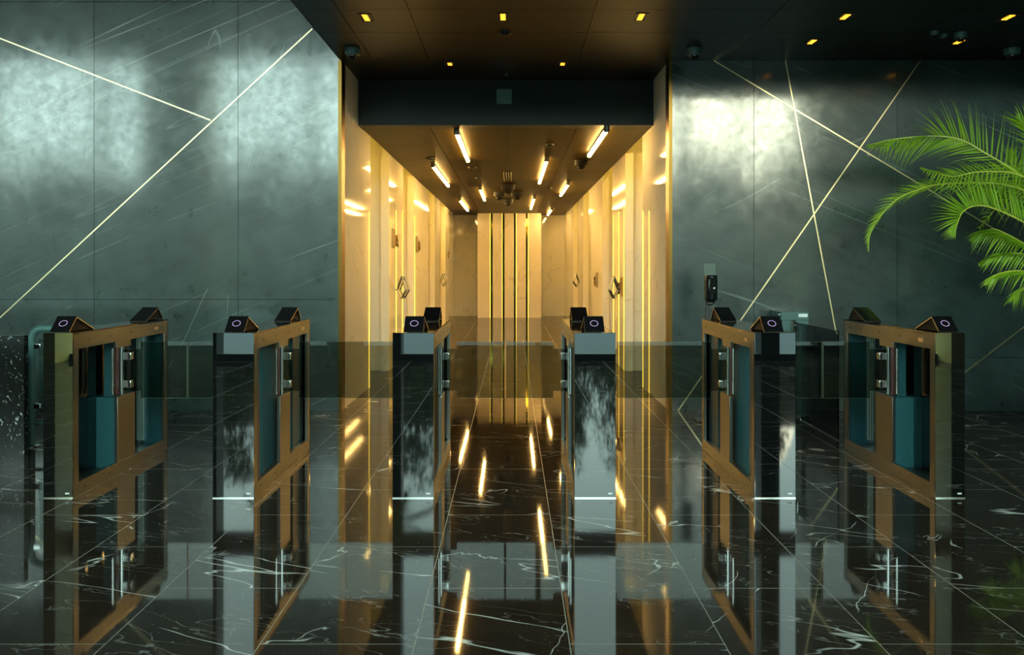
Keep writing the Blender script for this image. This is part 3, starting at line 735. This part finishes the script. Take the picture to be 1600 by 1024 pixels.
# ------------------------------------------------------------------ palm
def spline(P, n):
    P = [Vector(p) for p in P]; Q = [2*P[0]-P[1]]+P+[2*P[-1]-P[-2]]; out = []
    m = len(P)-1
    for i in range(n+1):
        t = i/n*m; k = min(int(t), m-1); u = t-k; a, b, c, d = Q[k:k+4]
        out.append(.5*((2*b)+(c-a)*u+(2*a-5*b+4*c-d)*u*u+(3*b-a-3*c+d)*u**3))
    return out
def frond(parent, origin, P, A, B, L, n=56, droop=.35, width=.013, seed=0):
    """rachis through P (base to tip); A and B list leaflet directions along it for the two rows"""
    rnd = random.Random(seed); L *= 1.18; width *= .66; n = int(n*.86); pts = [p-origin for p in spline(P, n)]
    mb = MB()
    def lerp(S, t):
        for (t0, v0), (t1, v1) in zip(S, S[1:]):
            if t <= t1: return Vector(v0).lerp(Vector(v1), (t-t0)/max(1e-6, t1-t0))
        return Vector(S[-1][1])
    for i in range(3, n+1):
        t = i/n; p = pts[i]; tan = (pts[min(i+1, n)]-pts[i-1]).normalized()
        for S in (A, B):
            d = lerp(S, t)
            d = (d+Vector((rnd.uniform(-.07, .07), rnd.uniform(-.12, .12), rnd.uniform(-.07, .07)))).normalized()
            ln = L*(math.sin(math.pi*min(1, .18+.80*t))**.55)*(1 if t < .8 else 1-(t-.8)*2.2)*rnd.uniform(.85, 1.1)
            segs = 6; q = p.copy(); dirv = d.copy(); side = d.cross(tan)
            if side.length < .1: side = d.cross(Vector((0, 1, .2)))
            wv = tan-d*tan.dot(d); wv = wv.normalized() if wv.length > .05 else Vector((1, 0, 0))
            wv = (wv*.8+side.normalized()*rnd.uniform(-.6, .6)).normalized()
            prev = None
            for k in range(segs+1):
                u = k/segs; ww = width*(.35+.65*math.sin(math.pi*min(1, u*1.15+.18)))*(1-u**3) if k < segs else .0006
                row = [mb.bm.verts.new(q-wv*ww), mb.bm.verts.new(q+dirv.cross(wv).normalized()*ww*.35), mb.bm.verts.new(q+wv*ww)]
                if prev:
                    for a in (0, 1):
                        f = mb.bm.faces.new((prev[a], prev[a+1], row[a+1], row[a])); f.smooth = True
                prev = row; q = q+dirv*ln/segs; dirv = (dirv+Vector((0, 0, -droop*(.4+u)/segs*1.6))).normalized()
    o = mb.build('frond', 'leaf', parent)
    MB().tube(pts, [.011*(1-.8*i/n) for i in range(n+1)], 6).build('rachis', 'rachis', o)
    return o
PC = Vector((4.95, 7.75, 0))
palm = thing('potted_palm', PC)
def pp(lst, d0, d1):
    n = len(lst)-1
    return [at(x, y, d0+(d1-d0)*i/n) for i, (x, y) in enumerate(lst)]
UP = lambda x, y, z: (x, y, z)
def fr(lst, d0, d1, A, B, L, **k): frond(palm, PC, pp(lst, d0, d1), A, B, L, **k)
# top arching frond: upright leaflets near the base, hanging comb towards the tip
fr([(1672, 345), (1632, 300), (1594, 272), (1539, 239), (1505, 220), (1471, 213), (1430, 214), (1388, 219), (1358, 227)], 7.85, 8.15,
   [(0, (.1, -.2, 1)), (.35, (0, -.1, 1)), (.55, (-.45, -.2, .9)), (.66, (-.9, -.3, .25)), (.74, (-.6, -.3, -.75)), (1, (-.95, -.2, -.35))],
   [(0, (-.5, .3, .2)), (.45, (-.8, .4, -.1)), (.6, (-.7, .5, -.5)), (.75, (-.35, .3, -.9)), (.9, (-.1, .2, -.9)), (1, (-.9, .2, -.45))], .33, n=74, droop=.25, width=.0115, seed=1)
# yellowish frond with short side leaflets
fr([(1668, 350), (1630, 300), (1594, 274), (1560, 268), (1520, 270), (1490, 276), (1462, 270), (1440, 262)], 7.8, 7.75,
   [(0, (-.5, -.2, .6)), (.6, (-.7, -.2, .4)), (1, (-.9, -.2, .2))], [(0, (-.2, -.4, -.8)), (.6, (-.4, -.4, -.8)), (1, (-.7, -.3, -.6))], .22, n=46, droop=.4, width=.010, seed=2)
# long drooping frond to the lower left
fr([(1668, 352), (1620, 308), (1575, 290), (1532, 286), (1471, 288), (1437, 296), (1402, 311), (1375, 338), (1360, 364), (1357, 390)], 7.9, 7.9,
   [(0, (-.6, 0, .6)), (.4, (-.8, -.1, .45)), (.6, (-.95, -.1, .2)), (.8, (-.8, 0, -.5)), (1, (-.4, 0, -1))],
   [(0, (-.3, .2, -.5)), (.5, (-.8, .2, -.4)), (.8, (-.4, .2, -.9)), (1, (.1, .1, -1))], .17, n=74, droop=.25, width=.009, seed=3)
# middle frond with tall upright comb, tip hanging
fr([(1672, 400), (1630, 366), (1597, 346), (1566, 331), (1539, 322), (1519, 323), (1504, 332), (1496, 350), (1492, 368)], 7.7, 7.55,
   [(0, (-.1, 0, 1)), (.4, (-.25, 0, 1)), (.6, (-.35, -.1, 1)), (.75, (-.9, -.1, .4)), (.85, (-.9, -.1, -.5)), (1, (-.4, 0, -1))],
   [(0, (.1, .4, .8)), (.55, (-.2, .4, .9)), (.75, (-.6, .3, .3)), (.88, (-.7, .2, -.7)), (1, (.2, .1, -1))], .30, n=66, droop=.22, width=.0105, seed=4)
# lower darker fronds
fr([(1672, 420), (1630, 398), (1597, 379), (1573, 366), (1553, 358), (1535, 362), (1520, 374)], 8.2, 8.3,
   [(0, (-.6, 0, .4)), (.5, (-.9, -.1, .1)), (1, (-.9, -.1, -.5))], [(0, (-.3, .2, -.8)), (.6, (-.5, .2, -.8)), (1, (-.5, .2, -.9))], .27, n=44, droop=.35, seed=5)
fr([(1672, 430), (1630, 405), (1600, 398), (1575, 396), (1550, 402), (1532, 412)], 7.95, 8.2,
   [(0, (-.5, 0, .3)), (1, (-.9, -.1, -.3))], [(0, (-.3, .2, -.8)), (1, (-.6, .2, -.8))], .20, n=36, droop=.4, seed=6)
fr([(1670, 445), (1640, 432), (1610, 425), (1580, 424), (1555, 430), (1541, 443)], 7.8, 7.7,
   [(0, (-.6, 0, .3)), (1, (-.8, -.1, -.6))], [(0, (-.3, .2, -.8)), (1, (-.4, .2, -.9))], .20, n=36, droop=.4, seed=7)
fr([(1672, 390), (1630, 340), (1600, 300), (1585, 268), (1580, 235)], 8.3, 8.4,
   [(0, (-.6, 0, .5)), (1, (-.4, -.1, .9))], [(0, (.5, .2, .5)), (1, (.4, .2, .9))], .30, n=36, droop=.2, seed=8)
fr([(1672, 330), (1640, 260), (1618, 220), (1604, 198), (1590, 186)], 7.7, 7.6,
   [(0, (-.7, 0, .4)), (1, (-.6, -.1, .4))], [(0, (.2, .2, 1)), (1, (-.2, .2, .6))], .28, n=40, droop=.3, seed=9)
fr([(1674, 450), (1640, 440), (1612, 445), (1592, 456), (1580, 470)], 7.9, 7.8,
   [(0, (-.6, 0, .2)), (1, (-.8, -.1, -.7))], [(0, (-.2, .2, -.9)), (1, (-.1, .2, -1))], .20, n=32, droop=.4, seed=10)
fr([(1672, 380), (1640, 330), (1610, 310), (1580, 300), (1550, 300), (1525, 306)], 8.25, 8.4,
   [(0, (-.5, 0, .6)), (1, (-.9, -.1, .1))], [(0, (-.3, .2, -.8)), (1, (-.6, .2, -.7))], .28, n=44, droop=.35, seed=11)
for k in range(6):      # fronds on the far side of the crown, outside the picture
    a = -1.1+k*.62; dirx, diry = math.cos(a), math.sin(a)
    base = PC+Vector((.0, 0, 1.75+.1*(k % 3)))
    P = [base+Vector((dirx*u*1.2, diry*u*.75, .75*u-.95*u*u+.1)) for u in (0, .25, .5, .75, 1)]
    frond(palm, PC, P, [(0, (-diry*.7+dirx*.4, dirx*.7, .4)), (1, (-diry*.6+dirx, dirx*.6, -.2))], [(0, (diry*.7+dirx*.4, -dirx*.7, .4)), (1, (diry*.6+dirx, -dirx*.6, -.2))], .3, n=34, seed=20+k)
for k in range(6):
    a = k*1.05; x, y = .12*math.cos(a), .12*math.sin(a)
    MB().tube([(x, y, .42), (x*1.1-.02, y*1.1, .9), (x*.8-.05, y, 1.35), (-.08+x*.6, y*.5, 1.78+.05*(k % 3))], [.028, .024, .022, .014], 10).build('cane', 'cane', palm)
MB().lathe((0, 0, 0), [(0, 0), (.24, 0), (.27, .05), (.33, .46), (.34, .5), (.31, .5), (.30, .44), (0, .44)], 32).build('planter', 'pot', palm)
MB().lathe((0, 0, 0), [(.298, .445), (.15, .46), (0, .465)], 24).build('soil', 'soil', palm)
tag(palm, 'tall potted palm with bright green arching fronds at the right edge, before the stone wall', 'plant')

# second palm by the glazing behind the camera, seen mirrored in the turnstile fronts
p2 = copy_tree(palm); p2.location = (-2.7, -1.6, 0); p2.rotation_euler = (0, 0, math.pi)
tag(p2, 'potted palm by the windows, mirrored in the front of the turnstile left of centre', 'plant')

# ------------------------------------------------------------------ trees outside, behind the camera
def make_tree(seed):
    rnd = random.Random(seed); r = thing('tree')
    mb = MB(); mb.tube([(0, 0, -.12), (.1, 0, 1.8), (-.1, .1, 3.6), (.1, 0, 5.6)], [.22, .17, .13, .05], 8)
    for k in range(6):
        a = k*1.05; mb.tube([(0, 0, 2.4+.4*k), (math.cos(a)*1.0, math.sin(a)*1.0, 3.3+.45*k), (math.cos(a)*1.7, math.sin(a)*1.7, 3.8+.5*k)], [.08, .05, .02], 6)
    mb.build('trunk', 'bark', r)
    mb = MB()
    blobs = [(Vector((rnd.uniform(-1.2, 1.2), rnd.uniform(-1.2, 1.2), rnd.uniform(1.6, 6.9))), rnd.uniform(.6, 1.1)) for _ in range(30)]
    for _ in range(10500):
        c, R_ = rnd.choice(blobs); v = Vector((rnd.gauss(0, 1), rnd.gauss(0, 1), rnd.gauss(0, 1))).normalized()*R_*rnd.uniform(.5, 1.05)
        p = c+v; a = Vector((rnd.gauss(0, 1), rnd.gauss(0, 1), rnd.gauss(0, 1))).normalized(); b = a.cross(v).normalized()
        s = rnd.uniform(.06, .13); mb.quad([p-a*s, p+b*s*.5, p+a*s, p-b*s*.5])
    mb.build('crown', 'tree', r)
    return r
protos = [make_tree(3), make_tree(5)]
labs = ['leafy tree outside the windows, mirrored in the turnstile fronts']
spots = [(-17, -26), (-12.5, -26), (-8, -26), (-3.6, -26), (0.8, -26), (5.2, -26), (9.6, -26), (14, -26), (18.4, -26), (-23, -26), (25, -26), (2.1, -31.2), (7.1, -31.2), (4.5, -43.5)]
for a_, c_, lab_ in ((-45, 2.4, 'low brown building beyond the trees outside, mirrored in the left turnstiles'), (6.6, 45, 'low brown building beyond the trees outside, mirrored in the right turnstiles')):
    b_ = thing('dark_building', (a_, -34.2, -.12))
    box('wall', 'brick', 0, c_-a_, -6, 0, 0, 6.6, b_); box('roof', 'dark', -.1, c_-a_+.1, -6.3, .1, 6.6, 6.8, b_)
    for k in range(int((c_-a_)/3.4)): box('window', 'blackglass', .8+k*3.4, 2.8+k*3.4, 0, .05, 1.2, 4.6, b_)
    tag(b_, lab_, 'building')
hd_ = MB(); rnd = random.Random(4)
for _ in range(16000):
    p = Vector((rnd.uniform(-24, 24), rnd.uniform(-23, -21.6), rnd.uniform(-.1, 1.9+.4*math.sin(_)))); a = Vector((rnd.gauss(0, 1), rnd.gauss(0, 1), rnd.gauss(0, 1))).normalized(); b = a.cross(Vector((.3, .9, .2))).normalized()
    q = rnd.uniform(.08, .16); hd_.quad([p-a*q, p+b*q*.5, p+a*q, p-b*q*.5])
tag(hd_.build('hedge', 'tree'), 'dense green hedge along the paving outside the windows', 'hedge')
for i, (x, y) in enumerate(spots):
    o = protos[i] if i < 2 else copy_tree(protos[i % 2])
    o.location = (x, y, 0); o.rotation_euler = (0, 0, i*1.3); s = 1.0+.04*math.sin(i*2.1); o.scale = (s, s, s)
    tag(o, labs[0], 'tree', 'trees outside the windows')
